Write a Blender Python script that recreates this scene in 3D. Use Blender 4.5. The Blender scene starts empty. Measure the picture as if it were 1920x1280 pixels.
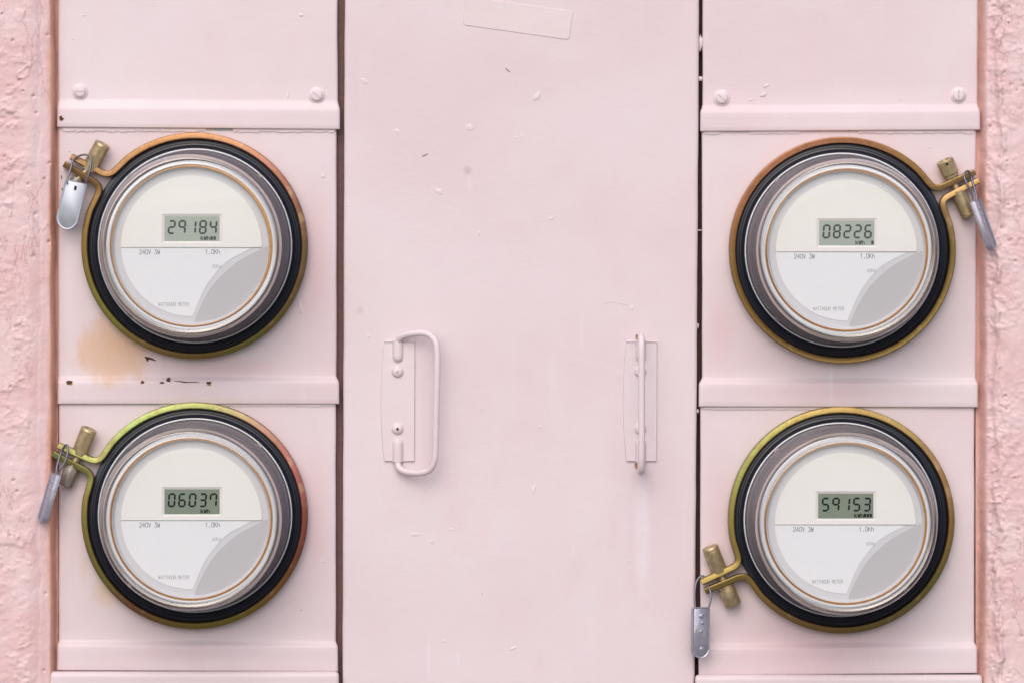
import bpy, bmesh, math, random
import numpy as np
from mathutils import Vector, Matrix

sc = bpy.context.scene
COL = sc.collection
R = math.radians
random.seed(7)

# ------------------------------------------------------------------ frame of reference
# The front of the sheet-metal cabinet is the plane Y = 0.  1 unit of "u" = 0.4167 mm.
S = 0.8 / 1920.0
VX, VY, D = 900.0, 440.0, 9500.0        # where the lens axis meets the cabinet, and its distance
ZC = 1.45                                # eye height


def W(x, y, d=0.0):
    k = 1.0 - d / D
    return Vector(((x - VX) * k * S, -d * S, ZC + (VY - y) * k * S))


# ------------------------------------------------------------------ camera
cam_d = bpy.data.cameras.new('camera')
cam = bpy.data.objects.new('camera', cam_d)
COL.objects.link(cam)
cam.location = (0, -D * S, ZC)
cam.rotation_euler = (R(90), 0, 0)
cam_d.sensor_width = 36.0
cam_d.lens = 36.0 * D / 1920.0
cam_d.shift_x = (960 - VX) / 1920.0
cam_d.shift_y = -(640 - VY) / 1920.0
cam_d.clip_start = 0.05
cam_d.clip_end = 3000.0
sc.camera = cam

# ------------------------------------------------------------------ sky and sun (bright overcast)
SUN_EL, SUN_AZ = 40.0, 10.0              # elevation; azimuth left of the straight-on direction
world = bpy.data.worlds.new('World')
sc.world = world
world.use_nodes = True
nt = world.node_tree
bg = nt.nodes['Background']
sky = nt.nodes.new('ShaderNodeTexSky')
sky.sky_type = 'NISHITA'
sky.sun_disc = False
sky.sun_elevation = R(SUN_EL)
sky.sun_rotation = R(180 + SUN_AZ)
sky.air_density = 1.0
sky.dust_density = 3.0
sky.ozone_density = 1.2
nt.links.new(sky.outputs[0], bg.inputs[0])
bg.inputs[1].default_value = 0.15

sun_d = bpy.data.lights.new('sun', 'SUN')
sun_d.energy = 1.3
sun_d.angle = R(75)
sun_d.color = (1.0, 0.99, 0.975)
sun = bpy.data.objects.new('sun', sun_d)
COL.objects.link(sun)
_sd = Vector((-math.sin(R(SUN_AZ)) * math.cos(R(SUN_EL)), -math.cos(R(SUN_AZ)) * math.cos(R(SUN_EL)), math.sin(R(SUN_EL))))
sun.rotation_euler = _sd.to_track_quat('Z', 'Y').to_euler()
sun.location = (-1, -3, 6)

vs = sc.view_settings
vs.view_transform = 'Standard'
vs.look = 'None'
vs.exposure = 0.05
vs.gamma = 1.0
vs.use_curve_mapping = False
sc.cycles.use_denoising = True
sc.cycles.max_bounces = 8
sc.cycles.transparent_max_bounces = 16


# ------------------------------------------------------------------ material helpers
def lin(r, g, b):
    f = lambda c: (c / 255 / 12.92) if c / 255 <= 0.04045 else ((c / 255 + 0.055) / 1.055) ** 2.4
    return (f(r), f(g), f(b), 1.0)


class NT:
    def __init__(self, name):
        self.m = bpy.data.materials.new(name)
        self.m.use_nodes = True
        self.t = self.m.node_tree
        self.p = self.t.nodes['Principled BSDF']
        self.out = self.t.nodes['Material Output']

    def n(self, typ, **kw):
        nd = self.t.nodes.new(typ)
        for k, v in kw.items():
            setattr(nd, k, v)
        return nd

    def l(self, a, b):
        self.t.links.new(a, b)

    def math(self, op, a, b=None, c=None, clamp=False):
        nd = self.n('ShaderNodeMath', operation=op)
        nd.use_clamp = clamp
        for i, v in enumerate((a, b, c)):
            if v is None:
                continue
            if isinstance(v, (int, float)):
                nd.inputs[i].default_value = v
            else:
                self.l(v, nd.inputs[i])
        return nd.outputs[0]

    def noise(self, vec, scale, detail=3.0, rough=0.55, dist=0.0):
        nd = self.n('ShaderNodeTexNoise')
        nd.inputs['Scale'].default_value = scale
        nd.inputs['Detail'].default_value = detail
        nd.inputs['Roughness'].default_value = rough
        nd.inputs['Distortion'].default_value = dist
        self.l(vec, nd.inputs['Vector'])
        return nd.outputs['Fac']

    def ramp(self, fac, stops, interp='LINEAR'):
        nd = self.n('ShaderNodeValToRGB')
        cr = nd.color_ramp
        cr.interpolation = interp
        while len(cr.elements) < len(stops):
            cr.elements.new(0.5)
        for e, (p, c) in zip(cr.elements, stops):
            e.position = p
            e.color = c if len(c) == 4 else (*c, 1)
        self.l(fac, nd.inputs[0])
        return nd.outputs[0]

    def mix(self, fac, a, b):
        nd = self.n('ShaderNodeMix', data_type='RGBA')
        for sock, v in ((nd.inputs[0], fac), (nd.inputs[6], a), (nd.inputs[7], b)):
            if isinstance(v, (int, float)):
                sock.default_value = v
            elif isinstance(v, tuple):
                sock.default_value = v
            else:
                self.l(v, sock)
        return nd.outputs[2]

    def smooth(self, v, a, b):
        nd = self.n('ShaderNodeMapRange', interpolation_type='SMOOTHSTEP')
        nd.inputs[1].default_value = a
        nd.inputs[2].default_value = b
        self.l(v, nd.inputs[0])
        return nd.outputs[0]

    def objco(self):
        return self.n('ShaderNodeTexCoord').outputs['Object']

    def scaled(self, vec, s):
        nd = self.n('ShaderNodeMapping')
        nd.inputs['Scale'].default_value = s
        self.l(vec, nd.inputs[0])
        return nd.outputs[0]

    def bump(self, h, strength, dist):
        nd = self.n('ShaderNodeBump')
        nd.inputs['Strength'].default_value = strength
        nd.inputs['Distance'].default_value = dist
        self.l(h, nd.inputs['Height'])
        return nd


def simple(name, col, rough=0.5, metal=0.0, spec=0.5, bump=None, var=0.0):
    m = NT(name)
    m.p.inputs['Base Color'].default_value = col
    m.p.inputs['Roughness'].default_value = rough
    m.p.inputs['Metallic'].default_value = metal
    m.p.inputs['Specular IOR Level'].default_value = spec
    oc = m.objco()
    if var:
        f = m.noise(oc, 220, 4, 0.6)
        dk = tuple(c * (1 - var) for c in col[:3]) + (1,)
        lt = tuple(min(1, c * (1 + var)) for c in col[:3]) + (1,)
        m.l(m.ramp(f, [(0.3, dk), (0.7, lt)]), m.p.inputs['Base Color'])
        m.l(m.math('MULTIPLY_ADD', f, 0.25, max(0.02, rough - 0.12)), m.p.inputs['Roughness'])
    if bump:
        b = m.bump(m.noise(oc, bump[0], 4, 0.6), bump[1], bump[2])
        m.l(b.outputs[0], m.p.inputs['Normal'])
    return m.m


PINK_A = (0.680, 0.550, 0.578, 1)
PINK_B = (0.708, 0.608, 0.636, 1)


def pink_paint(name, stains_tints=(), seed=0.0, brush=(1, 1, 1), rough=0.42, colA=PINK_A, colB=PINK_B, bumpk=1.0):
    """Brushed-on oil paint. stains_tints: (u, v, ru, rv, colour, strength, edge softness, ragged) in u about the origin."""
    m = NT(name)
    oc = m.objco()
    off = m.n('ShaderNodeMapping')
    off.inputs['Location'].default_value = (seed, seed * 0.7, seed * 1.3)
    m.l(oc, off.inputs[0])
    v = off.outputs[0]
    f1 = m.noise(v, 6, 4, 0.55)
    col = m.mix(m.smooth(f1, 0.28, 0.68), colA, colB)
    # thin vertical wash marks
    f2 = m.noise(m.scaled(v, (60, 60, 4)), 1.0, 4, 0.6)
    col = m.mix(m.math('MULTIPLY', m.smooth(f2, 0.60, 0.78), 0.30), col, (0.73, 0.635, 0.672, 1))
    f2b = m.noise(m.scaled(v, (22, 22, 11)), 1.0, 4, 0.65)
    col = m.mix(m.math('MULTIPLY', m.smooth(f2b, 0.52, 0.75), 0.30), col, (0.690, 0.505, 0.535, 1))
    # tiny specks of dirt
    vor = m.n('ShaderNodeTexVoronoi')
    vor.inputs['Scale'].default_value = 42
    m.l(v, vor.inputs['Vector'])
    spk = m.math('LESS_THAN', vor.outputs['Distance'], 0.028)
    sel = m.math('GREATER_THAN', m.noise(v, 31, 1, 0.5), 0.60)
    col = m.mix(m.math('MULTIPLY', m.math('MULTIPLY', spk, sel), 0.55), col, (0.36, 0.22, 0.2, 1))
    sep = m.n('ShaderNodeSeparateXYZ')
    m.l(oc, sep.inputs[0])
    if stains_tints:
        nzr = m.math('SUBTRACT', m.noise(m.scaled(v, (1.0, 1.0, 0.45)), 70, 6, 0.72), 0.5)
        nzk = m.smooth(m.noise(m.scaled(v, (1.0, 1.0, 0.3)), 150, 5, 0.7), 0.25, 0.75)
    for (u, w, ru, rv, c, st, soft, rag) in stains_tints:
        dx = m.math('DIVIDE', m.math('SUBTRACT', sep.outputs[0], u * S), ru * S)
        dz = m.math('DIVIDE', m.math('SUBTRACT', sep.outputs[2], w * S), rv * S)
        rr = m.math('SQRT', m.math('ADD', m.math('POWER', dx, 2), m.math('POWER', dz, 2)))
        nz = m.math('MULTIPLY', nzr, rag)
        rr = m.math('ADD', rr, nz)
        k = m.smooth(rr, 1.0, 1.0 - soft)
        k = m.math('MULTIPLY', k, m.math('MULTIPLY_ADD', nzk, 0.35 * st, 0.7 * st))
        col = m.mix(k, col, c)
    m.l(col, m.p.inputs['Base Color'])
    fr = m.noise(v, 60, 3, 0.5)
    m.l(m.math('MULTIPLY_ADD', fr, 0.18, rough - 0.09), m.p.inputs['Roughness'])
    m.p.inputs['Specular IOR Level'].default_value = 0.38
    bs = m.scaled(v, brush)
    h1 = m.noise(bs, 330, 4, 0.6)
    h2 = m.noise(v, 38, 3, 0.55)
    h3 = m.noise(v, 900, 2, 0.5)
    h = m.math('ADD', m.math('MULTIPLY', h1, 0.24), m.math('ADD', m.math('MULTIPLY', h2, 1.3), m.math('MULTIPLY', h3, 0.15)))
    # lumps under the paint
    vb = m.n('ShaderNodeTexVoronoi')
    vb.inputs['Scale'].default_value = 33
    m.l(v, vb.inputs['Vector'])
    lump = m.math('MULTIPLY', m.smooth(vb.outputs['Distance'], 0.16, 0.0), m.smooth(m.noise(v, 14, 2, 0.5), 0.56, 0.66))
    h = m.math('ADD', h, m.math('MULTIPLY', lump, 0.55))
    b = m.bump(h, 0.36 * bumpk, 0.0009)
    m.l(b.outputs[0], m.p.inputs['Normal'])
    return m.m


def stucco_paint(name, edge_x, side):
    """side=+1: the cabinet lies to the right of this face; edge_x in local u."""
    m = NT(name)
    oc = m.objco()
    sep = m.n('ShaderNodeSeparateXYZ')
    m.l(oc, sep.inputs[0])
    f1 = m.noise(oc, 30, 4, 0.6)
    col = m.mix(m.smooth(f1, 0.3, 0.7), (0.690, 0.455, 0.465, 1), (0.725, 0.540, 0.550, 1))
    # bare, rust-washed caulk against the cabinet
    dist = m.math('MULTIPLY', m.math('SUBTRACT', edge_x * S, sep.outputs[0]), float(side))
    n1 = m.noise(m.scaled(oc, (40, 40, 9)), 1.0, 4, 0.6)
    wob = m.math('MULTIPLY', m.math('SUBTRACT', n1, 0.5), 26 * S)
    k = m.smooth(m.math('ADD', dist, wob), (22 if side > 0 else 27) * S, (12 if side > 0 else 14) * S)
    rust = m.ramp(m.noise(m.scaled(oc, (30, 30, 10)), 1.0, 5, 0.65), [(0.3, (0.52, 0.22, 0.12)), (0.5, (0.68, 0.36, 0.27)), (0.75, (0.70, 0.43, 0.38))])
    col = m.mix(m.math('MULTIPLY', k, 0.85 if side > 0 else 0.6), col, rust)
    # hair cracks running down
    n2 = m.noise(m.scaled(oc, (55, 55, 14)), 1.0, 5, 0.6, 0.4)
    crack = m.smooth(m.math('ABSOLUTE', m.math('SUBTRACT', n2, 0.5)), 0.010, 0.003)
    crack = m.math('MULTIPLY', crack, m.smooth(m.noise(oc, 12, 2, 0.5), 0.5, 0.62))
    col = m.mix(m.math('MULTIPLY', crack, 0.4), col, (0.48, 0.25, 0.22, 1))
    m.l(col, m.p.inputs['Base Color'])
    m.p.inputs['Roughness'].default_value = 0.5
    m.p.inputs['Specular IOR Level'].default_value = 0.4
    h = m.math('ADD', m.math('MULTIPLY', m.noise(oc, 260, 4, 0.5), 0.6), m.math('MULTIPLY', m.noise(oc, 110, 4, 0.55), 1.4))
    h = m.math('SUBTRACT', h, m.math('MULTIPLY', crack, 1.0))
    h = m.math('ADD', h, m.math('MULTIPLY', m.noise(oc, 620, 3, 0.6), 0.5))
    b = m.bump(h, 0.45, 0.0011)
    m.l(b.outputs[0], m.p.inputs['Normal'])
    return m.m


def zinc(name, stops, rough=0.36):
    """Yellow-chromated zinc: colour drifts round the ring. stops: (angle in degrees, sRGB)."""
    m = NT(name)
    oc = m.objco()
    sep = m.n('ShaderNodeSeparateXYZ')
    m.l(oc, sep.inputs[0])
    cmb = m.n('ShaderNodeCombineXYZ')
    m.l(sep.outputs[0], cmb.inputs[0])
    m.l(sep.outputs[2], cmb.inputs[1])
    g = m.n('ShaderNodeTexGradient', gradient_type='RADIAL')
    m.l(cmb.outputs[0], g.inputs[0])
    fac = m.math('ADD', g.outputs['Fac'], m.math('MULTIPLY', m.math('SUBTRACT', m.noise(oc, 90, 4, 0.6), 0.5), 0.07))
    st = sorted([(((a + 180) % 360) / 360.0, c) for a, c in stops])
    st = [(0.0, st[0][1])] + st + [(1.0, st[0][1])]
    base = (136, 112, 80)
    st = [(p, tuple((c[i] * 0.64 + base[i] * 0.36) * 0.90 for i in range(3))) for p, c in st]
    col = m.ramp(fac, [(p, lin(*c)) for p, c in st])
    pt = m.noise(oc, 65, 6, 0.7)
    col = m.mix(m.math('MULTIPLY', m.smooth(pt, 0.50, 0.66), 0.45), col, lin(128, 92, 56))
    col = m.mix(m.math('MULTIPLY', m.smooth(pt, 0.44, 0.33), 0.40), col, lin(196, 166, 132))
    f2 = m.noise(oc, 400, 4, 0.65)
    col = m.mix(m.math('MULTIPLY', m.smooth(f2, 0.56, 0.72), 0.55), col, lin(120, 72, 46))
    m.l(col, m.p.inputs['Base Color'])
    m.p.inputs['Metallic'].default_value = 0.65
    m.l(m.math('MULTIPLY_ADD', f2, 0.3, rough - 0.15), m.p.inputs['Roughness'])
    b = m.bump(m.noise(oc, 500, 4, 0.6), 0.18, 0.0006)
    m.l(b.outputs[0], m.p.inputs['Normal'])
    return m.m


def clear_cover(name, f0=0.03, f1=0.95, pw=5.0):
    m = NT(name)
    t = m.t
    geo = m.n('ShaderNodeNewGeometry')
    dt = m.n('ShaderNodeVectorMath', operation='DOT_PRODUCT')
    m.l(geo.outputs['Normal'], dt.inputs[0])
    m.l(geo.outputs['Incoming'], dt.inputs[1])
    c = m.math('ABSOLUTE', dt.outputs['Value'])
    f = m.math('MULTIPLY_ADD', m.math('POWER', m.math('SUBTRACT', 1.0, c, clamp=True), pw), f1, f0)
    tr = m.n('ShaderNodeBsdfTransparent')
    # the wall of the cover is thicker to look through at a slant, and slightly smoky
    m.l(m.ramp(c, [(0.0, (0.62, 0.56, 0.60)), (0.25, (0.86, 0.83, 0.85)), (0.6, (0.985, 0.985, 0.99))]), tr.inputs[0])
    gl = m.n('ShaderNodeBsdfGlossy')
    gl.inputs['Roughness'].default_value = 0.025
    mx = m.n('ShaderNodeMixShader')
    m.l(f, mx.inputs[0])
    m.l(tr.outputs[0], mx.inputs[1])
    m.l(gl.outputs[0], mx.inputs[2])
    oc = m.objco()
    dust = m.n('ShaderNodeBsdfDiffuse')
    dust.inputs['Color'].default_value = (0.80, 0.78, 0.79, 1)
    nz = m.smooth(m.noise(oc, 70, 5, 0.7), 0.35, 0.75)
    slant = m.math('SUBTRACT', 1.0, c, clamp=True)
    df = m.math('MULTIPLY_ADD', nz, 0.018, 0.005)
    df = m.math('ADD', df, m.math('MULTIPLY', m.math('POWER', slant, 2.0), 0.09))
    md = m.n('ShaderNodeMixShader')
    m.l(df, md.inputs[0])
    m.l(mx.outputs[0], md.inputs[1])
    m.l(dust.outputs[0], md.inputs[2])
    m.l(md.outputs[0], m.out.inputs['Surface'])
    t.nodes.remove(m.p)
    return m.m


# ------------------------------------------------------------------ mesh helpers (local "u" space: right, up, towards viewer)
def U(u, v, w):
    return (u * S, -w * S, v * S)


def mk(name, verts, faces, mat, parent=None, loc=None, smooth=None, world_verts=False):
    me = bpy.data.meshes.new(name)
    vv = verts if world_verts else [U(*p) for p in verts]
    me.from_pydata(vv, [], faces)
    bm = bmesh.new()
    bm.from_mesh(me)
    bmesh.ops.remove_doubles(bm, verts=bm.verts, dist=1e-7)
    bmesh.ops.recalc_face_normals(bm, faces=bm.faces)
    bm.to_mesh(me)
    bm.free()
    if smooth is not None:
        me.polygons.foreach_set('use_smooth', [True] * len(me.polygons))
        me.set_sharp_from_angle(angle=R(smooth))
    me.materials.append(mat)
    o = bpy.data.objects.new(name, me)
    COL.objects.link(o)
    if parent is not None:
        o.parent = parent
    if loc is not None:
        o.location = loc
    return o


def empty(name, loc, label, cat, group=None):
    o = bpy.data.objects.new(name, None)
    COL.objects.link(o)
    o.empty_display_size = 0.02
    o.location = loc
    o['label'] = label
    o['category'] = cat
    if group:
        o['group'] = group
    return o


def grid(rows):
    n, k = len(rows), len(rows[0])
    vs_ = [p for r in rows for p in r]
    fs = [(i * k + j, i * k + j + 1, (i + 1) * k + j + 1, (i + 1) * k + j) for i in range(n - 1) for j in range(k - 1)]
    return vs_, fs


def lathe(prof, n=128, frame=None, closed=False):
    """prof: (r, a) -> ring about the w axis, or about frame=(origin, axis, e1, e2)."""
    vs_, fs = [], []
    k = len(prof)
    for i in range(n):
        t = 2 * math.pi * i / n
        c, s = math.cos(t), math.sin(t)
        for r, a in prof:
            if frame is None:
                vs_.append((r * c, r * s, a))
            else:
                o, ax, e1, e2 = frame
                vs_.append(tuple(o + ax * a + (e1 * c + e2 * s) * r))
    rng = k if closed else k - 1
    for i in range(n):
        j = (i + 1) % n
        for q in range(rng):
            q2 = (q + 1) % k
            fs.append((i * k + q, j * k + q, j * k + q2, i * k + q2))
    return vs_, fs


def prism(outline, w0, w1, bev=0.0, frame=None):
    """Extruded outline with a chamfered front; outline in (u, v)."""
    n = len(outline)
    cx = sum(p[0] for p in outline) / n
    cy = sum(p[1] for p in outline) / n
    vs_ = [(u, v, w0) for u, v in outline] + [(u, v, w1 - bev) for u, v in outline]
    fs = [(i, (i + 1) % n, n + (i + 1) % n, n + i) for i in range(n)]
    top = n
    if bev > 0:
        ins = []
        for i in range(n):
            a, b, c = Vector(outline[i - 1]), Vector(outline[i]), Vector(outline[(i + 1) % n])
            d1, d2 = (b - a), (c - b)
            nn = Vector((d1.y, -d1.x)).normalized() + Vector((d2.y, -d2.x)).normalized()
            if nn.length < 1e-6:
                nn = Vector((b.x - cx, b.y - cy))
            nn.normalize()
            ins.append((b, nn))
        area = sum(outline[i - 1][0] * outline[i][1] - outline[i][0] * outline[i - 1][1] for i in range(n))
        sg = 1 if area > 0 else -1
        vs_ += [(b.x - nn.x * bev * sg, b.y - nn.y * bev * sg, w1) for b, nn in ins]
        fs += [(n + i, n + (i + 1) % n, 2 * n + (i + 1) % n, 2 * n + i) for i in range(n)]
        top = 2 * n
    fs.append(tuple(range(top, top + n)))
    fs.append(tuple(reversed(range(n))))
    if frame is not None:
        o, e1, e2, e3 = frame
        vs_ = [tuple(o + e1 * a + e2 * b + e3 * c) for a, b, c in vs_]
    return vs_, fs


def tube(pts, rad, n=10, caps=True):
    P = [Vector(p) for p in pts]
    vs_, fs = [], []
    prev = None
    for i, p in enumerate(P):
        d = (P[min(i + 1, len(P) - 1)] - P[max(i - 1, 0)]).normalized()
        if prev is None:
            ref = Vector((0, 0, 1)) if abs(d.z) < 0.9 else Vector((1, 0, 0))
            e1 = d.cross(ref).normalized()
        else:
            e1 = (prev - d * prev.dot(d)).normalized()
        prev = e1
        e2 = d.cross(e1)
        r = rad(i / (len(P) - 1)) if callable(rad) else rad
        for k in range(n):
            t = 2 * math.pi * k / n
            vs_.append(tuple(p + (e1 * math.cos(t) + e2 * math.sin(t)) * r))
    for i in range(len(P) - 1):
        for k in range(n):
            fs.append((i * n + k, i * n + (k + 1) % n, (i + 1) * n + (k + 1) % n, (i + 1) * n + k))
    if caps:
        fs.append(tuple(reversed(range(n))))
        fs.append(tuple(range((len(P) - 1) * n, len(P) * n)))
    return vs_, fs


def catmull(pts, per=8):
    P = [Vector(p) for p in pts]
    P = [P[0] * 2 - P[1]] + P + [P[-1] * 2 - P[-2]]
    out = []
    for i in range(1, len(P) - 2):
        p0, p1, p2, p3 = P[i - 1:i + 3]
        for k in range(per):
            t = k / per
            out.append(0.5 * ((2 * p1) + (-p0 + p2) * t + (2 * p0 - 5 * p1 + 4 * p2 - p3) * t * t + (-p0 + 3 * p1 - 3 * p2 + p3) * t ** 3))
    out.append(P[-2])
    return out


def roundrect(x0, y0, x1, y1, r, n=5):
    pts = []
    for cx, cy, a0 in ((x1 - r, y1 - r, 0), (x0 + r, y1 - r, 90), (x0 + r, y0 + r, 180), (x1 - r, y0 + r, 270)):
        for i in range(n + 1):
            a = R(a0 + 90 * i / n)
            pts.append((cx + r * math.cos(a), cy + r * math.sin(a)))
    return pts


def join(*vf):
    V, F = [], []
    for v, f in vf:
        o = len(V)
        V += list(v)
        F += [tuple(i + o for i in q) for q in f]
    return V, F


# value noise for real relief
_rng = np.random.RandomState(5)
_TAB = _rng.rand(256, 256)


def vnoise(x, y):
    xi, yi = np.floor(x).astype(int), np.floor(y).astype(int)
    xf, yf = x - xi, y - yi
    xf = xf * xf * (3 - 2 * xf)
    yf = yf * yf * (3 - 2 * yf)
    a, b = _TAB[xi % 256, yi % 256], _TAB[(xi + 1) % 256, yi % 256]
    c, d = _TAB[xi % 256, (yi + 1) % 256], _TAB[(xi + 1) % 256, (yi + 1) % 256]
    return (a * (1 - xf) + b * xf) * (1 - yf) + (c * (1 - xf) + d * xf) * yf


def fbm(x, y, oct_=4, g=0.5):
    s, amp, t = 0, 1.0, 0
    for k in range(oct_):
        s = s + amp * vnoise(x * 2 ** k + 17.3 * k, y * 2 ** k + 5.1 * k)
        t += amp
        amp *= g
    return s / t


def sstep(a, b, x):
    t = np.clip((x - a) / (b - a), 0, 1)
    return t * t * (3 - 2 * t)


# ------------------------------------------------------------------ materials
M_frame = simple('gap_shade_brown', (0.15, 0.076, 0.068, 1), 0.6, var=0.2)  # shade on pink paint inside the gaps, put into a brown base colour
M_dark = simple('dark_recess', (0.06, 0.035, 0.035, 1), 0.7)
M_ground = simple('concrete', (0.17, 0.165, 0.165, 1), 0.85, var=0.1)
M_plainpink = pink_paint('pink_paint_small', seed=3.1)
M_rust = simple('rust_chip', (0.085, 0.030, 0.014, 1), 0.8, var=0.5)
M_rustpale = simple('rust_chip_pale', (0.36, 0.20, 0.08, 1), 0.8, var=0.5)
M_teal = simple('bare_primer_teal', lin(150, 165, 165), 0.55, var=0.1)
M_rubber = simple('black_plastic', (0.007, 0.009, 0.020, 1), 0.34, spec=0.55, var=0.2, bump=(260, 0.12, 0.0006))
M_edge = simple('cover_lip', (0.80, 0.80, 0.82, 1), 0.10, spec=0.8)
M_shroud = simple('smoke_inner_wall', (0.50, 0.455, 0.465, 1), 0.16, spec=0.6, var=0.04)
M_greydisc = simple('grey_plastic', (0.575, 0.575, 0.595, 1), 0.45, spec=0.3)
M_white = simple('white_plastic', (0.66, 0.66, 0.68, 1), 0.4, spec=0.3)
M_cream = simple('cream_plastic', (0.75, 0.74, 0.71, 1), 0.5, spec=0.3, bump=(900, 0.05, 0.0003))
M_label = simple('white_label', (0.73, 0.735, 0.755, 1), 0.5, spec=0.3)
M_swoosh = simple('grey_label', (0.465, 0.455, 0.47, 1), 0.45, spec=0.3)
M_midgrey = simple('pale_grey_edge', (0.66, 0.66, 0.675, 1), 0.45, spec=0.3)
M_amber = simple('amber_reflection', (0.50, 0.24, 0.075, 1), 0.3, var=0.12)  # colour of the clamp ring mirrored in the cover
M_tan = simple('tan_reflection', (0.52, 0.36, 0.24, 1), 0.35)  # paler mirrored colour for the outer line
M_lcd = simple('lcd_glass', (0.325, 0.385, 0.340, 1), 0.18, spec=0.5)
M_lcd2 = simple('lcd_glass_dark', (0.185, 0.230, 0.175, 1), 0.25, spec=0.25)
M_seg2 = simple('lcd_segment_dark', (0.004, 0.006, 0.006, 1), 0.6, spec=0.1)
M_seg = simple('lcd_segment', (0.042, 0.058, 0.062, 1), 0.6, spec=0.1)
M_ink = simple('grey_ink', (0.235, 0.24, 0.26, 1), 0.6)
M_glass = clear_cover('clear_cover')
M_rim = clear_cover('clear_rim', 0.15, 0.78, 2.8)      # the thick rim mirrors what lies round it
M_brass = simple('aged_brass', lin(182, 162, 126), 0.34, 0.65, var=0.24, bump=(420, 0.14, 0.0006))
M_nickel = simple('dull_nickel', lin(178, 168, 158), 0.32, 0.75, var=0.18, bump=(420, 0.12, 0.0006))
M_hole = simple('hole_black', (0.012, 0.01, 0.01, 1), 0.7)
M_alu = simple('aluminium_tag', lin(178, 182, 192), 0.45, 0.4, var=0.05, bump=(300, 0.1, 0.0005))
M_seal = simple('smoky_seal_plastic', lin(152, 150, 164), 0.12, 0.30, spec=0.7, var=0.08, bump=(110, 0.30, 0.0012))
M_wire = simple('steel_wire', lin(120, 118, 128), 0.35, 0.8)

# ------------------------------------------------------------------ ground (out of view below, returns light)
g = mk('ground', [(-400, -400, 0), (400, -400, 0), (400, 60, 0), (-400, 60, 0)], [(0, 1, 2, 3)], M_ground, world_verts=True)
g['kind'] = 'structure'

# ------------------------------------------------------------------ stucco wall with its recess
wall = empty('stucco_wall', W(960, 3900, 0), 'rough pink stucco wall running down both sides of the metal cabinet', 'wall')


def wall_face(x_far, x_edge, side, seed):
    """side=+1: wall left of the cabinet, edge on its right."""
    mid = (x_far + x_edge) / 2
    near = np.arange(0, 150, 2.2)
    far = np.array([170, 220, 300, 420])
    tt = np.concatenate([near, far])            # distance from the cabinet edge
    xs = x_edge - side * tt
    ys = np.concatenate([[-700, -400, -200, -120], np.arange(-60, 1345, 2.4), [1400, 1500, 1700, 2300, 3000, 3900]])
    X, Y = np.meshgrid(xs, ys)
    T = np.abs(X - x_edge)
    Yn = Y + seed * 311
    wobble = (fbm(Yn / 60, T * 0 + seed, 4) - 0.5) * (10 if side > 0 else 16)
    if side > 0:
        edge = sstep(2, 15, T + wobble * 0.35)
        rough = sstep(36, 62, T + wobble * 1.6)
        base = -14 + edge * 40 + sstep(14, 60, T) * 10
    else:
        edge = sstep(3, 22, T + wobble * 0.5)
        rough = 0.25 + 0.75 * sstep(8, 24, T + wobble)
        base = -14 + edge * 32 + sstep(20, 60, T + wobble * 1.5) * 14
    n1 = fbm(X / 20 + seed, Yn / 17, 5, 0.5)
    rid = 1 - np.abs(2 * fbm(X / 22 + 3 * seed, Yn / 15 + X / 40, 3, 0.4) - 1)
    lump = sstep(0.46, 0.60, n1) * 1.8 + sstep(0.80, 0.97, rid) * 1.7 * sstep(0.42, 0.6, fbm(X / 40, Yn / 40 + seed, 2))
    fine = (fbm(X / 7, Yn / 6, 4, 0.6) - 0.5) * 2.6
    smoothz = (fbm(X / 26, Yn / 34 + 9 * seed, 3) - 0.5) * 4
    rough = rough * (0.30 + 0.85 * sstep(0.40, 0.60, fbm(X / 55 + seed, Yn / 48 + 2.0, 3)))
    amp = 1.15
    ridge_line = 0
    if side < 0:                                 # torn ridge where the render was patched
        rl = 44 + (fbm(Yn / 45, Yn * 0, 4) - 0.5) * 36
        ridge_line = np.exp(-((T - rl) / 4.5) ** 2) * 4.5 * (0.4 + 1.2 * fbm(Yn / 20, Yn * 0 + 4, 2))
        amp = 0.45 + 0.75 * np.exp(-((T - 38) / 22) ** 2)
    else:                                        # lifted paint seam
        rl = 34 + (fbm(Yn / 70, Yn * 0, 3) - 0.5) * 18
        ridge_line = -sstep(rl - 1.5, rl + 1.5, T) * 1.2
    Dp = base + rough * (lump * amp + fine) + smoothz * 0.6 + ridge_line
    # small blow holes
    rg = np.random.RandomState(int(seed * 10) + 3)
    for _ in range(34):
        px, py = rg.uniform(16, 140), rg.uniform(-20, 1300)
        rr = rg.uniform(1.2, 2.4)
        Dp -= 7 * np.exp(-(((T - px) / rr) ** 2 + ((Y - py) / rr) ** 2))
    Dp = np.where(T > 155, 34, Dp)
    org = wall.location
    rows = []
    for i in range(X.shape[0]):
        row = []
        for j in range(X.shape[1]):
            p = W(X[i, j], Y[i, j], Dp[i, j]) - org
            row.append(p)
        rows.append(row)
    v, f = grid(rows)
    return mk('wall_face', [tuple(p) for p in v], f, stucco_paint('stucco_paint_%s' % ('a' if side > 0 else 'b'), x_edge - 960, side), wall, smooth=60, world_verts=True)


wall_face(-300, 109, 1, 1.0)
wall_face(2250, 1829, -1, 2.7)
mk('recess_back', [(-1200, 0, -130), (1200, 0, -130), (1200, 4600, -130), (-1200, 4600, -130)], [(0, 1, 2, 3)], M_dark, wall)

# ------------------------------------------------------------------ cabinet frame seen through the gaps
frame = empty('meter_cabinet', W(960, 2300, 0), 'metal cabinet body with its shade coloured dark brown, showing in the narrow gaps between the pink covers', 'cabinet')


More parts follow.
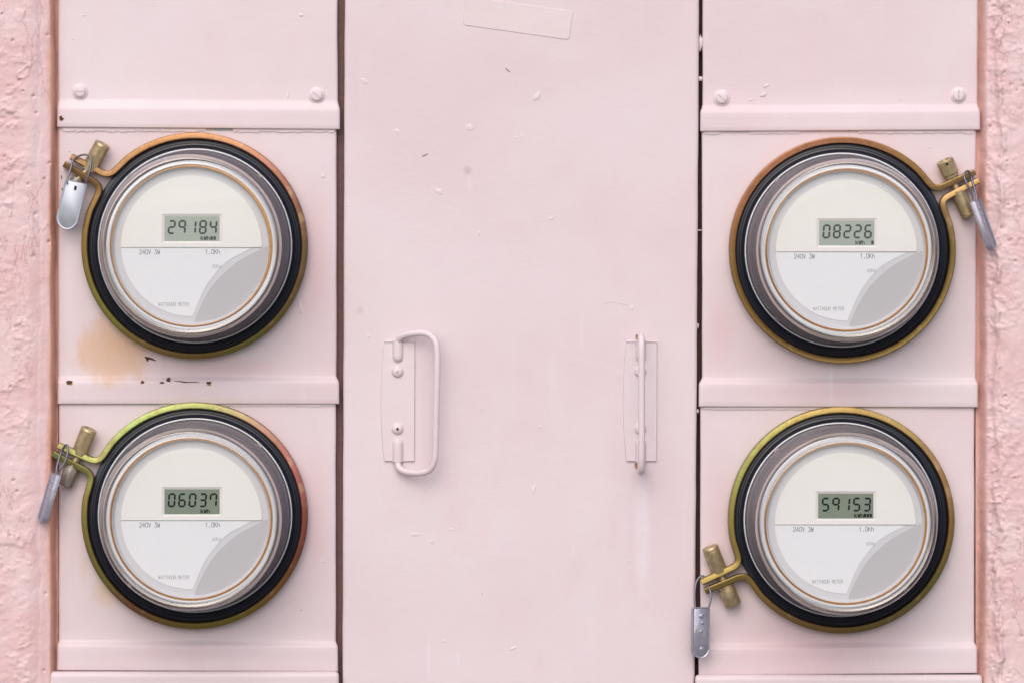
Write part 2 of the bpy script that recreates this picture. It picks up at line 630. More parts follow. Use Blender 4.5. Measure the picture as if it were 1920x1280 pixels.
def wbox(name, x0, x1, y0, y1, d0, d1, mat, parent):
    o = parent.location
    c = [W(x, y, 0) for x, y in ((x0, y1), (x1, y1), (x1, y0), (x0, y0))]
    v = []
    for d in (d0, d1):
        for p in c:
            v.append(tuple(Vector((p.x, -d * S, p.z)) - o))
    f = [(0, 1, 2, 3), (4, 5, 6, 7), (0, 1, 5, 4), (1, 2, 6, 5), (2, 3, 7, 6), (3, 0, 4, 7)]
    return mk(name, v, f, mat, parent, world_verts=True)


wbox('mullion', 612, 664, -600, 2250, -46, -22, M_frame, frame)
wbox('mullion', 1292, 1336, -600, 2250, -80, -48, M_frame, frame)
wbox('back_panel', 112, 1826, -600, 2250, -112, -84, M_dark, frame)


# ------------------------------------------------------------------ sheet-metal panels
def sheet(name, parent, mat, rows, seed, nx=46, rad=5.0, ret=20.0, wav=0.7):
    """rows: list of (yL, yR, d, xL, xR) from top to bottom."""
    org = parent.location
    cols = [(0, 0.0, -ret)]
    for k in range(5):
        a = R(90 * k / 4)
        cols.append((0, rad - rad * math.cos(a), -rad + rad * math.sin(a)))
    tcols = cols + [(None, t, 0) for t in np.linspace(0, 1, nx)[1:-1]] + [(1, -(c[1]), c[2]) for c in reversed(cols)]
    out = []
    for (yL, yR, d, xL, xR) in rows:
        row = []
        for (s, off, dd) in tcols:
            if s is None:
                x = xL + rad + (xR - xL - 2 * rad) * off
                t = off
            elif s == 0:
                x, t = xL + off, 0
            else:
                x, t = xR + off, 1
            y = yL + (yR - yL) * t
            wv = float(fbm(np.array(x / 130 + seed), np.array(y / 130 + seed), 2) - 0.5) * 2 * wav
            ex = float(fbm(np.array(y / 60 + seed * 3), np.array(t * 7.0), 3) - 0.5) * 1.6
            row.append(tuple(W(x + (ex if s is not None else 0), y, d + dd + wv) - org))
        out.append(row)
    v, f = grid(out)
    return mk(name, v, f, mat, parent, smooth=50, world_verts=True)


def flange_rows(y0, slope0, slope1, yL, yR, xL, xR, fxL, fxR, hgt=7.5, n=22, d0=0.0):
    """Flat face that steps out in a drip flange along the bottom."""
    rows = []
    tilt = yR - yL
    for y in np.linspace(y0, slope0, n):
        rows.append((y, y + tilt * 0.6 * (y > -50), d0, xL, xR))
    for k in range(1, 8):
        t = k / 7
        e = t * t * (3 - 2 * t)
        rows.append((slope0 + (slope1 - slope0) * t, slope0 + (slope1 - slope0) * t + tilt * 0.7, d0 + hgt * e, xL + (fxL - xL) * e, xR + (fxR - xR) * e))
    for y in np.linspace(slope1, yL - 2.2, 5)[1:]:
        rows.append((y, y + tilt * (0.7 + 0.3 * (y - slope1) / (yL - slope1)), d0 + hgt, fxL, fxR))
    rows.append((yL - 0.7, yR - 0.7, d0 + hgt - 0.6, fxL, fxR))
    rows.append((yL, yR, d0 + hgt - 2.2, fxL, fxR))
    rows.append((yL, yR, d0 + 1.6, fxL, fxR))
    rows.append((yL - 4, yR - 4, d0 + 1.0, fxL, fxR))
    return rows


def thing_at(name, x, y, label, cat, group=None):
    return empty(name, W(x, y, 0), label, cat, group)


def blob(parent, x, y, rx, ry, h, rot=0.0, mat=None, name='paint_blob', seed=0, d=0.0, n=12):
    """A lump or run of dried paint."""
    rg = random.Random(seed * 97 + int(x) * 13 + int(y))
    o = W(x, y, d) - parent.location
    ph = [1 + rg.uniform(-0.28, 0.28) for _ in range(n)]
    v, f = [], []
    prof = ((1.0, -0.6), (0.86, 0.5), (0.5, 0.9))
    c, s = math.cos(R(rot)), math.sin(R(rot))
    for (k, hh) in prof:
        for i in range(n):
            t = 2 * math.pi * i / n
            a, b = rx * ph[i] * k * math.cos(t), ry * ph[i] * k * math.sin(t)
            v.append((a * c - b * s, a * s + b * c, hh * h + rg.uniform(-.12, .12) * h))
    v.append((0, 0, h))
    for r in range(2):
        for i in range(n):
            f.append((r * n + i, r * n + (i + 1) % n, (r + 1) * n + (i + 1) % n, (r + 1) * n + i))
    for i in range(n):
        f.append((2 * n + i, 2 * n + (i + 1) % n, 3 * n))
    return mk(name, v, f, mat or M_plainpink, parent, loc=o, smooth=50)


def chip(parent, x, y, pts, mat=None, d=0.6, h=0.7, name='rust_chip'):
    o = W(x, y, d) - parent.location
    v, f = prism([(a, -b) for a, b in pts], -1.0, h)
    return mk(name, v, f, mat or M_rust, parent, loc=o)


def screw(parent, x, y, slot, d=0.0, name='screw'):
    o = W(x, y, d) - parent.location
    v1 = lathe([(15.5, -1), (15.2, 1.6), (13.5, 2.8), (11.5, 3.0), (11.2, 3.2), (10.9, 5.8), (9.6, 7.2), (7, 7.7), (0.01, 7.8)], 36)
    sc_ = mk(name, *v1, M_plainpink, parent, loc=o, smooth=40)
    c, s = math.cos(R(slot)), math.sin(R(slot))
    q = [(-9.6, -1.0), (9.6, -1.0), (9.6, 1.0), (-9.6, 1.0)]
    pv, pf = prism([(a * c - b * s, a * s + b * c) for a, b in q], 7.0, 8.05)
    mk('slot', pv, pf, M_slot, sc_)
    return sc_


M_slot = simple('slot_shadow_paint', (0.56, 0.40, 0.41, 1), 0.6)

WASH = (0.73, 0.640, 0.69, 1)
ORNG = (0.66, 0.425, 0.285, 1)
OCHR = (0.66, 0.49, 0.33, 1)
ROSE = (0.670, 0.455, 0.480, 1)  # rosier tint laid below and beside the clamp rings

# --- upper blank covers
bl = thing_at('blank_cover', 370, 243, 'plain pink cover panel with two screws above the orange-stained meter panel', 'panel', 'pink cover panels')
sheet('panel_sheet', bl, pink_paint('pink_paint_1', seed=1.0, brush=(0.25, 1, 2.5)), flange_rows(-600, 184, 206, 239, 243, 109, 633, 107, 637), 1.3)
screw(bl, 150, 172, 2)
screw(bl, 594, 179, -38)
chip(bl, 115, 222, [(-3, -4), (0, -5), (2, -1), (5, 0), (3, 4), (-2, 5), (-4, 1)], M_rust, 7.5)
for i, (x, y, rx, ry, h) in enumerate([(565, 29, 5, 3, 1.2), (156, 29, 3, 2, .8), (137, 73, 3, 2, .8), (540, 178, 2.5, 8, .7)]):
    blob(bl, x, y, rx, ry, h, seed=i)
br = thing_at('blank_cover', 1575, 247, 'plain pink cover panel with two screws above the copper-orange clamp ring', 'panel', 'pink cover panels')
sheet('panel_sheet', br, pink_paint('pink_paint_2', seed=2.2, brush=(0.25, 1, 2.5)), flange_rows(-600, 196, 213, 247, 244, 1317, 1833, 1313, 1838), 2.3)
screw(br, 1353, 184, -42)
screw(br, 1797, 179, 88)
for i, (x, y, rx, ry, h) in enumerate([(1437, 161, 6, 3, 1.3), (1431, 178, 8, 4, 1.5), (1408, 187, 5, 2, .8), (1688, 187, 2.5, 1.5, .8)]):
    blob(br, x, y, rx, ry, h, rot=30, seed=i)

# --- meter panels
m1 = thing_at('socket_cover', 370, 757, 'pink meter panel with an orange stain and rust chips at lower left', 'panel', 'pink meter panels')
_o = lambda t, x, y: ((x - VX) - t.location.x / S, (VY - y) - (t.location.z - ZC) / S)


def tint_at(t, x, y, rx, ry, c, st, soft=0.5, rag=0.9):
    u, v = _o(t, x, y)
    return (u, v, rx, ry, c, st, soft, rag)


sheet('panel_sheet', m1, pink_paint('pink_paint_3', [
    tint_at(m1, 220, 655, 96, 78, ORNG, 0.62, 0.45, 1.4), tint_at(m1, 212, 664, 78, 52, ORNG, 0.62, 0.45, 1.2), tint_at(m1, 225, 625, 50, 56, ORNG, 0.6, 0.45, 1.2),
    tint_at(m1, 420, 690, 160, 24, ROSE, 0.7, 0.9, 0.8), tint_at(m1, 460, 730, 130, 16, WASH, 0.5, 0.8, 0.9),
    tint_at(m1, 130, 500, 16, 200, WASH, 0.6, 0.9, 0.5), tint_at(m1, 590, 480, 45, 200, ROSE, 0.5, 0.9, 0.7)], seed=3.0),
    flange_rows(225, 703, 718, 757, 757, 109, 631, 108, 636), 3.1)
m2 = thing_at('socket_cover', 370, 1256, 'pink meter panel behind the meter reading 06037, faint ochre stain', 'panel', 'pink meter panels')
sheet('panel_sheet', m2, pink_paint('pink_paint_4', [
    tint_at(m2, 205, 1105, 42, 40, OCHR, 0.8, 0.8, 0.9), tint_at(m2, 158, 1065, 14, 40, OCHR, 0.4, 0.9, 0.8),
    tint_at(m2, 340, 1225, 120, 26, ROSE, 0.45, 0.9, 0.8), tint_at(m2, 590, 960, 40, 180, ROSE, 0.4, 0.9, 0.7)], seed=4.0),
    flange_rows(738, 1198, 1212, 1256, 1258, 110, 630, 107, 634), 4.2)
m3 = thing_at('socket_cover', 1573, 762, 'pink meter panel behind the meter reading 08226, clean lower flange', 'panel', 'pink meter panels')
sheet('panel_sheet', m3, pink_paint('pink_paint_5', [
    tint_at(m3, 1558, 720, 5, 60, WASH, 0.9, 0.6, 0.4), tint_at(m3, 1660, 690, 120, 30, WASH, 0.5, 0.9, 0.8), tint_at(m3, 1350, 620, 40, 100, ROSE, 0.5, 0.9, 0.8),
    tint_at(m3, 1560, 735, 240, 30, ROSE, 0.4, 0.9, 0.7)], seed=5.0),
    flange_rows(228, 706, 721, 762, 763, 1316, 1830, 1310, 1834), 5.2)
m4 = thing_at('socket_cover', 1570, 1263, 'pink meter panel behind the meter reading 59153, rosy lower half', 'panel', 'pink meter panels')
sheet('panel_sheet', m4, pink_paint('pink_paint_6', [
    tint_at(m4, 1540, 1200, 250, 90, ROSE, 0.65, 0.9, 0.6), tint_at(m4, 1760, 1215, 70, 12, WASH, 0.6, 0.9, 0.7), tint_at(m4, 1350, 960, 40, 160, ROSE, 0.4, 0.9, 0.7)], seed=6.0),
    flange_rows(744, 1204, 1218, 1265, 1261, 1313, 1827, 1310, 1832), 6.2)

# peeled paint under the flange of the stained panel
def film(parent, x0, x1, ytop, ybot, jag, seed, d=1.0):
    rg = random.Random(seed)
    pts = [(x0, ytop)]
    x = x0
    low = []
    while x < x1:
        low.append((x, ybot + rg.uniform(-jag, jag)))
        x += rg.uniform(2.5, 8)
    low.append((x1, ybot - jag))
    pts = [(x0, ytop)] + low + [(x1, ytop)]
    o = W(x0, ytop, d) - parent.location
    v, f = prism([(a - x0, -(b - ytop)) for a, b in pts], -2.0, 1.3, 0.0)
    return mk('paint_film', v, f, M_plainpink, parent, loc=o)


film(m1, 118, 386, 236, 246.5, 1.8, 1)
film(m1, 438, 628, 236, 247.5, 2.2, 2)
chip(m1, 418, 243, [(-19, -5), (19, -4), (19, 3), (8, 2), (-6, 3), (-18, 2)], M_teal, 0.4, 0.6, 'bare_metal_patch')
chip(m1, 392, 243, [(-7, -5), (7, -5), (7, 1), (2, 2), (-5, 1)], M_slot, 0.4, 0.6, 'bare_metal_patch')
film(m3, 1320, 1350, 240, 252, 1.0, 4)
film(m3, 1405, 1500, 240, 251, 1.2, 5)
film(m3, 1610, 1826, 240, 250, 1.6, 6)
film(m2, 300, 628, 752, 761, 0.8, 8)
film(m4, 1320, 1560, 757, 767, 0.8, 9)
chip(m1, 280, 673, [(-9, -5), (-2, -4), (5, -2), (12, 2), (11, 3.5), (3, 1), (-1, 0), (-3, 5), (-6, 1)], M_rust, 0.6)
for (x, y, w, h, mt) in [(131, 716, 7, 4.5, M_rust), (267, 716, 4, 4, M_rust), (304, 717, 5.5, 2.8, M_rust), (316, 711, 4.5, 5, M_rust), (391, 717, 7, 3, M_rust),
                         (131, 720, 7, 2, M_rustpale), (392, 721, 6, 1.6, M_rustpale)]:
    rg = random.Random(int(x + y))
    chip(m1, x, y, [(w * math.cos(t) * rg.uniform(.5, 1.15), h * math.sin(t) * rg.uniform(.5, 1.15)) for t in np.linspace(0, 6.0, 10)], mt, 6.9 if mt is M_rust else 6.7, 1.0)
chip(m1, 350, 715, [(-24, -2), (-10, -1), (2, 0.5), (18, 0), (26, 1.2), (14, 1.6), (0, 2.2), (-6, 1.8), (-14, 0)], M_rust, 6.9, 0.9)
chip(m1, 115, 335, [(-1, -6), (1, -5), (1.5, 0), (0, 2)], M_rust, 0.5)
chip(m1, 117, 357, [(-1.5, -4), (1, -4), (1, 4), (0, 5)], M_rust, 0.5)
blob(m1, 562, 575, 2.5, 13, 1.6, rot=8, seed=3)
for i, (t, x, y, rx, ry, h) in enumerate([(m2, 565, 1142, 2.5, 2, 1.2), (m2, 118, 948, 2, 6, 1.2), (m3, 1712, 650, 3, 2, 1), (m4, 1368, 1243, 3, 2, 1), (m1, 606, 330, 5, 4, .8),
                                         (m3, 1742, 276, 4, 2, .8), (m2, 606, 1052, 4, 3, .8), (m4, 1780, 1050, 6, 20, .7), (m1, 130, 283, 3, 3, .8)]):
    blob(t, x, y, rx, ry, h, seed=i + 20)

# --- lower covers, of which only the rounded top edges show
def lower_rows(yt, xL, xR, y1, hgt, rad=12):
    rows = [(yt + 6, yt + 6, -10, xL + 9, xR - 9)]
    for k in range(6):
        a = R(90 * k / 5)
        e = math.sin(a)
        rows.append((yt + rad * (1 - math.cos(a)) * 0.9, yt + rad * (1 - math.cos(a)) * 0.9, hgt - rad + rad * e, xL + 9 * (1 - e) ** 1.5, xR - 9 * (1 - e) ** 1.5))
    for y in np.linspace(yt + 14, y1, 14):
        rows.append((y, y, hgt, xL, xR))
    return rows


l1 = thing_at('lower_cover', 365, 2200, 'pink cover with rounded top edge at the bottom, touching the left stucco', 'panel', 'pink cover panels')
sheet('panel_sheet', l1, pink_paint('pink_paint_7', seed=7.0), lower_rows(1257.5, 92, 635, 2200, 26), 7.2, rad=6)
l2 = thing_at('lower_cover', 1570, 2200, 'pink cover with rounded top edge at the bottom, touching the right stucco', 'panel', 'pink cover panels')
sheet('panel_sheet', l2, pink_paint('pink_paint_8', seed=8.0), lower_rows(1263.5, 1303, 1842, 2200, 26), 8.2, rad=6)

# ------------------------------------------------------------------ centre door
door = thing_at('pull_off_cover', 975, 2200, 'wide pink pull-off cover with two handles between the two meter columns', 'cover')
drows = []
for y in list(np.linspace(-600, -40, 6)) + list(np.linspace(0, 1300, 46)) + list(np.linspace(1400, 2200, 6)):
    t = min(max(y / 1280, -0.5), 1.7)
    drows.append((y, y, 6, 646.5 - 4.5 * t, 1311 - 8.5 * t))
SMUD = (0.50, 0.40, 0.42, 1)
sheet('panel_sheet', door, pink_paint('pink_paint_9', [
    tint_at(door, 877, 320, 12, 12, SMUD, 1.1, 0.95, 0.3), tint_at(door, 675, 582, 11, 11, SMUD, 0.6, 0.95, 0.3), tint_at(door, 903, 770, 12, 9, SMUD, 0.2, 0.95, 0.3),
    tint_at(door, 1204, 1010, 20, 140, WASH, 0.8, 0.7, 0.35), tint_at(door, 804, 1230, 5, 60, WASH, 0.8, 0.7, 0.4), tint_at(door, 859, 1235, 4, 25, WASH, 0.7, 0.7, 0.4),
    tint_at(door, 1075, 1030, 3, 22, WASH, 0.8, 0.7, 0.3), tint_at(door, 1090, 620, 6, 50, WASH, 0.5, 0.8, 0.5), tint_at(door, 880, 345, 4, 26, WASH, 0.5, 0.8, 0.4)],
    seed=9.0, brush=(0.35, 1, 1.6)), drows, 9.1, nx=70, rad=6, ret=26)
# painted-over sticker
q = [(873, -6), (868, 47), (1067, 75), (1074, 22)]
o_ = W(970, 35, 6)


def rounded_poly(pts, r, n=5):
    out = []
    m = len(pts)
    for i in range(m):
        a, b, c = Vector(pts[i - 1]), Vector(pts[i]), Vector(pts[(i + 1) % m])
        p, q_ = b + (a - b).normalized() * r, b + (c - b).normalized() * r
        for k in range(n + 1):
            t = k / n
            out.append(tuple((1 - t) ** 2 * p + 2 * t * (1 - t) * b + t * t * q_))
    return out


v, f = prism(rounded_poly([(x - 970, 35 - y) for x, y in q], 7), -1.5, 1.5, 0.4)
mk('painted_over_sticker', v, f, pink_paint('pink_paint_sticker', seed=11, colA=(0.69, 0.565, 0.585, 1), colB=(0.71, 0.598, 0.615, 1)), door, loc=o_ - door.location)

for i, (x, y, rx, ry, h, rot) in enumerate([
        (683, 153, 8, 5, 1.8, -35), (745, 247, 8, 6, 2.2, -40), (880, 239, 8, 7, 2.6, -10), (823, 360, 8, 6, 2.4, -40), (1007, 181, 11, 6, 3.2, 48),
        (899, 438, 2.5, 5, 1.6, 0), (1001, 918, 4, 10, 1.7, -15), (962, 1215, 8, 3, 1.7, 30), (1013, 800, 4, 3, 1.4, 0), (1185, 577, 6, 6, 1.6, 0),
        (1033, 410, 5, 3, 1.0, 0), (778, 1001, 9, 4, 1.4, 0), (810, 1014, 5, 5, 1.6, -30), (845, 992, 8, 3, 1.0, 0), (1180, 1050, 4, 2, 1.2, 40), (978, 256, 6, 4, .9, 40),
        (735, 1077, 3, 1.5, .9, 0), (833, 1201, 4, 3, 1, 0), (1039, 1270, 3, 2, 1, 20), (691, 630, 3, 3, 1.3, 0), (652, 386, 3, 3, 2.4, 0), (967, 258, 4, 2, 1, 30), (867, 178, 2, 2, 1, 0)]):
    blob(door, x, y, rx, ry, h * 0.30, rot=rot, seed=i + 40, d=6)
for (x, y, a, L) in [(952, 132, -38, 6), (797, 291, 24, 6)]:
    c, s = math.cos(R(a)), math.sin(R(a))
    chip(door, x, y, [(p * c - b * s, -(p * s + b * c)) for p, b in ((-L, -.8), (0, -1.3), (L, -.6), (L, .6), (0, 1.1), (-L, .9))], simple('brown_nick', (0.33, 0.2, 0.19, 1), .7), 6.4, 0.5, 'paint_nick')
v, f = tube([(x - 1150, 570 - y, 0.2) for x, y in ((1127, 571), (1140, 567), (1152, 566), (1165, 569), (1180, 573))], 0.55, 8)
mk('paint_drip', v, f, M_plainpink, door, loc=W(1150, 570, 6) - door.location, smooth=50)

# strings of paint bridging the right-hand gap
for (x, y, w, h) in [(1313.5, 81, 5, 16), (1313, 148, 5, 5), (1308, 611, 2.5, 6), (1308, 770, 3, 4), (1312, 432, 5, 1.4)]:
    blob(door, x, y, w, h, 4, seed=int(y), name='paint_bridge', d=-6)


# ------------------------------------------------------------------ door handles
def handle(x, y0, plate, bail_pts, folded):
    base = W(x, 750, 6) - door.location
    h = bpy.data.objects.new('handle', None)
    COL.objects.link(h)
    h.parent = door
    h.location = base
    h.empty_display_size = 0.02
    u = lambda px, py: (px - x, 750 - py)
    xl, xr, yt, yb = plate
    # plate bowed along its left edge
    out = []
    n = 14
    for i in range(n + 1):
        t = i / n
        out.append(u(xl + 5 - 7 * math.sin(math.pi * t) ** 0.7, yt + (yb - yt) * t))
    out += [u(xr, yb), u(xr + 1, yt)]
    v1 = prism(out, -1.5, 4.2, 1.0)
    # curled lip along the top
    v2 = tube([(*u(xl + 5, yt), 3.5), (*u((xl + xr) / 2, yt - 1), 3.8), (*u(xr, yt), 3.5)], 2.6, 8)
    mk('mounting_plate', *join(v1, v2), M_plainpink, h, smooth=45)
    # pressed bosses that hold the ends of the bail
    for (ya, yb_, flip) in ((yt - 2, yt + 40, 1), (yb - 46, yb + 1, -1)):
        P, rr = [], []
        for k in range(11):
            t = k / 10
            P.append((*u(x, ya + (yb_ - ya) * t), 2.0))
            e = t if flip > 0 else 1 - t
            rr.append(10.5 * (1 if e < 0.72 else math.sqrt(max(0.02, 1 - ((e - 0.72) / 0.28) ** 2))))
        v3 = tube(P, lambda s_, rr=rr: rr[min(10, int(round(s_ * 10)))], 16)
        mk('boss', *v3, M_plainpink, h, smooth=60)
    for ys in (696, 803):
        v4 = lathe([(11.5, 3), (11.2, 5), (9.4, 8), (6.2, 10.2), (2.6, 11), (2.2, 10.4), (0.01, 9.5)], 28)
        sc_ = mk('screw', *v4, M_plainpink, h, loc=U(*u(x - 0.5, ys), 0), smooth=50)
        pv, pf = prism([(-1, -3.4), (1.2, -3), (2.8, 0), (1, 1.2), (0, 3.6), (-1.2, 1.0), (-2.8, 0)], 10.2, 11.2)
        mk('recess', pv, pf, M_rust if ys > 750 else M_slot, sc_)
    v5 = tube(catmull(bail_pts(u), 8), 6.3, 14)
    mk('bail', *v5, M_plainpink, h, smooth=60)
    return h


def bail_left(u):
    return [(*u(746, 662), 2), (*u(746, 644), 4), (*u(752, 632), 12), (*u(768, 626), 20), (*u(795, 624), 30), (*u(811, 632), 36), (*u(819, 648), 40), (*u(820, 690), 42), (*u(818.5, 760), 42), (*u(817, 830), 41),
            (*u(815, 860), 40), (*u(807, 877), 36), (*u(792, 884), 30), (*u(766, 884), 19), (*u(750, 877), 12), (*u(745, 862), 4), (*u(745, 842), 2)]


def bail_right(u):
    return [(*u(1201, 662), 2), (*u(1201, 646), 5), (*u(1201, 634), 16), (*u(1200.5, 629.5), 32), (*u(1200.5, 629.5), 54), (*u(1200.5, 634), 70), (*u(1200.5, 650), 78), (*u(1200.5, 690), 80), (*u(1200.5, 758), 80), (*u(1200.5, 830), 80),
            (*u(1200.5, 862), 77), (*u(1200.5, 877), 69), (*u(1200.5, 881), 53), (*u(1200.5, 881), 32), (*u(1201, 876), 16), (*u(1201, 862), 5), (*u(1201, 842), 2)]


hl = handle(746, 750, (716, 777, 640, 864), bail_left, True)
hl['label'] = 'bent-wire pull handle folded over to the right'
hr = handle(1201, 750, (1170, 1231, 640, 864), bail_right, False)
hr['label'] = 'bent-wire pull handle standing straight out'
for (x, y, pts, mt) in [(1195, 634, [(-3, -7), (2, -6), (3, 0), (2, 7), (-3, 6)], M_rustpale), (1195, 630, [(-1, -3), (2, -2), (2, 2), (-1, 2)], M_rust),
                        (1194, 872, [(-4, -4), (4, -4), (4, 4), (-1, 6), (-4, 2)], M_rustpale), (1196, 869, [(-2, -2), (2, -3), (2, 3), (-1, 3)], M_rust)]:
    chip(door, x, y, pts, mt, 6.5 if mt is M_rustpale else 7.3, 0.8)


# ------------------------------------------------------------------ writing
GL = {
    '0': [[(.2, 0), (.8, 0), (1, .2), (1, .8), (.8, 1), (.2, 1), (0, .8), (0, .2), (.2, 0)]],
    '1': [[(.15, .75), (.5, 1), (.5, 0)]],
    '2': [[(0, .8), (.2, 1), (.8, 1), (1, .8), (1, .6), (0, .12), (0, 0), (1, 0)]],
    '3': [[(0, 1), (1, 1), (.45, .6), (.8, .58), (1, .4), (1, .2), (.8, 0), (.2, 0), (0, .18)]],
    '4': [[(.75, 0), (.75, 1), (0, .3), (1, .3)]],
    '6': [[(.85, 1), (.3, .8), (0, .4), (0, .2), (.2, 0), (.8, 0), (1, .2), (1, .4), (.8, .58), (.2, .58), (0, .4)]],
    'V': [[(0, 1), (.5, 0), (1, 1)]], 'W': [[(0, 1), (.22, 0), (.5, .7), (.78, 0), (1, 1)]],
    'K': [[(0, 0), (0, 1)], [(1, 1), (0, .42)], [(.3, .58), (1, 0)]], 'k': [[(0, 0), (0, 1)], [(.8, .7), (0, .32)], [(.3, .45), (.9, 0)]],
    'h': [[(0, 0), (0, 1)], [(0, .5), (.3, .68), (.75, .66), (.95, .45), (.95, 0)]],
    'H': [[(0, 0), (0, 1)], [(1, 0), (1, 1)], [(0, .5), (1, .5)]], 'z': [[(.05, .66), (.9, .66), (.05, 0), (.95, 0)]],
    'A': [[(0, 0), (.5, 1), (1, 0)], [(.2, .38), (.8, .38)]], 'T': [[(0, 1), (1, 1)], [(.5, 1), (.5, 0)]],
    'O': [[(.2, 0), (.8, 0), (1, .2), (1, .8), (.8, 1), (.2, 1), (0, .8), (0, .2), (.2, 0)]],
    'U': [[(0, 1), (0, .2), (.2, 0), (.8, 0), (1, .2), (1, 1)]],
    'R': [[(0, 0), (0, 1), (.75, 1), (1, .82), (1, .64), (.75, .5), (0, .5)], [(.5, .5), (1, 0)]],
    'M': [[(0, 0), (0, 1), (.5, .45), (1, 1), (1, 0)]], 'E': [[(1, 1), (0, 1), (0, 0), (1, 0)], [(0, .52), (.8, .52)]],
    '.': [[(.4, 0), (.4, .1), (.55, .1), (.55, 0)]], ' ': [],
}


def text_mesh(txt, x0, x1, y, hgt, sw, a):
    """Mono-spaced stroke lettering between x0 and x1, baseline y, flat ribbons of ink at height a."""
    V, F = [], []
    n = len(txt)
    pitch = (x1 - x0) / (n - 0.25)
    cw = pitch * 0.72
    lay = 0
    for i, ch in enumerate(txt):
        for st in GL[ch]:
            for k in range(len(st) - 1):
                p = Vector((x0 + i * pitch + st[k][0] * cw, y + st[k][1] * hgt))
                q_ = Vector((x0 + i * pitch + st[k + 1][0] * cw, y + st[k + 1][1] * hgt))
                d = (q_ - p).normalized()
                nn = Vector((-d.y, d.x)) * sw / 2
                p, q_ = p - d * sw * 0.35, q_ + d * sw * 0.35
                b = len(V)
                z = a + 0.02 * (lay % 5)
                lay += 1
                for w in (p + nn, p - nn, q_ - nn, q_ + nn):
                    V.append((w.x, w.y, z))
                F.append((b, b + 1, b + 2, b + 3))
    return V, F


SEG = {'0': 'abcdef', '1': 'bc', '2': 'abged', '3': 'abgcd', '4': 'fgbc', '5': 'afgcd', '6': 'afgedc', '7': 'abc', '8': 'abcdefg', '9': 'abfgc'}
SEG['7'] = 'fabc'


def digit_mesh(ch, x, y, w, h, t, a):
    V, F = [], []
    hh = h / 2
    g_ = 0.35

    def bar(p, q_, horiz):
        b = len(V)
        e = t / 2
        if horiz:
            pts = [(p[0] + g_, p[1]), (p[0] + e, p[1] + e), (q_[0] - e, q_[1] + e), (q_[0] - g_, q_[1]), (q_[0] - e, q_[1] - e), (p[0] + e, p[1] - e)]
        else:
            pts = [(p[0], p[1] + g_), (p[0] + e, p[1] + e), (q_[0] + e, q_[1] - e), (q_[0], q_[1] - g_), (q_[0] - e, q_[1] - e), (p[0] - e, p[1] + e)]
        for (u_, v_) in pts:
            V.append((u_ + (v_ - y) * 0.07, v_, a))
        F.append(tuple(range(b, b + 6)))
    e = t / 2
    L, R_, B, T_, Mi = x + e, x + w - e, y + e, y + h - e, y + hh
    for s in SEG[ch]:
        {'a': lambda: bar((L, T_), (R_, T_), True), 'd': lambda: bar((L, B), (R_, B), True), 'g': lambda: bar((L, Mi), (R_, Mi), True),
         'f': lambda: bar((L, Mi), (L, T_), False), 'e': lambda: bar((L, B), (L, Mi), False),
         'b': lambda: bar((R_, Mi), (R_, T_), False), 'c': lambda: bar((R_, B), (R_, Mi), False)}[s]()
    return V, F


# ------------------------------------------------------------------ meters
FACE = 141.0


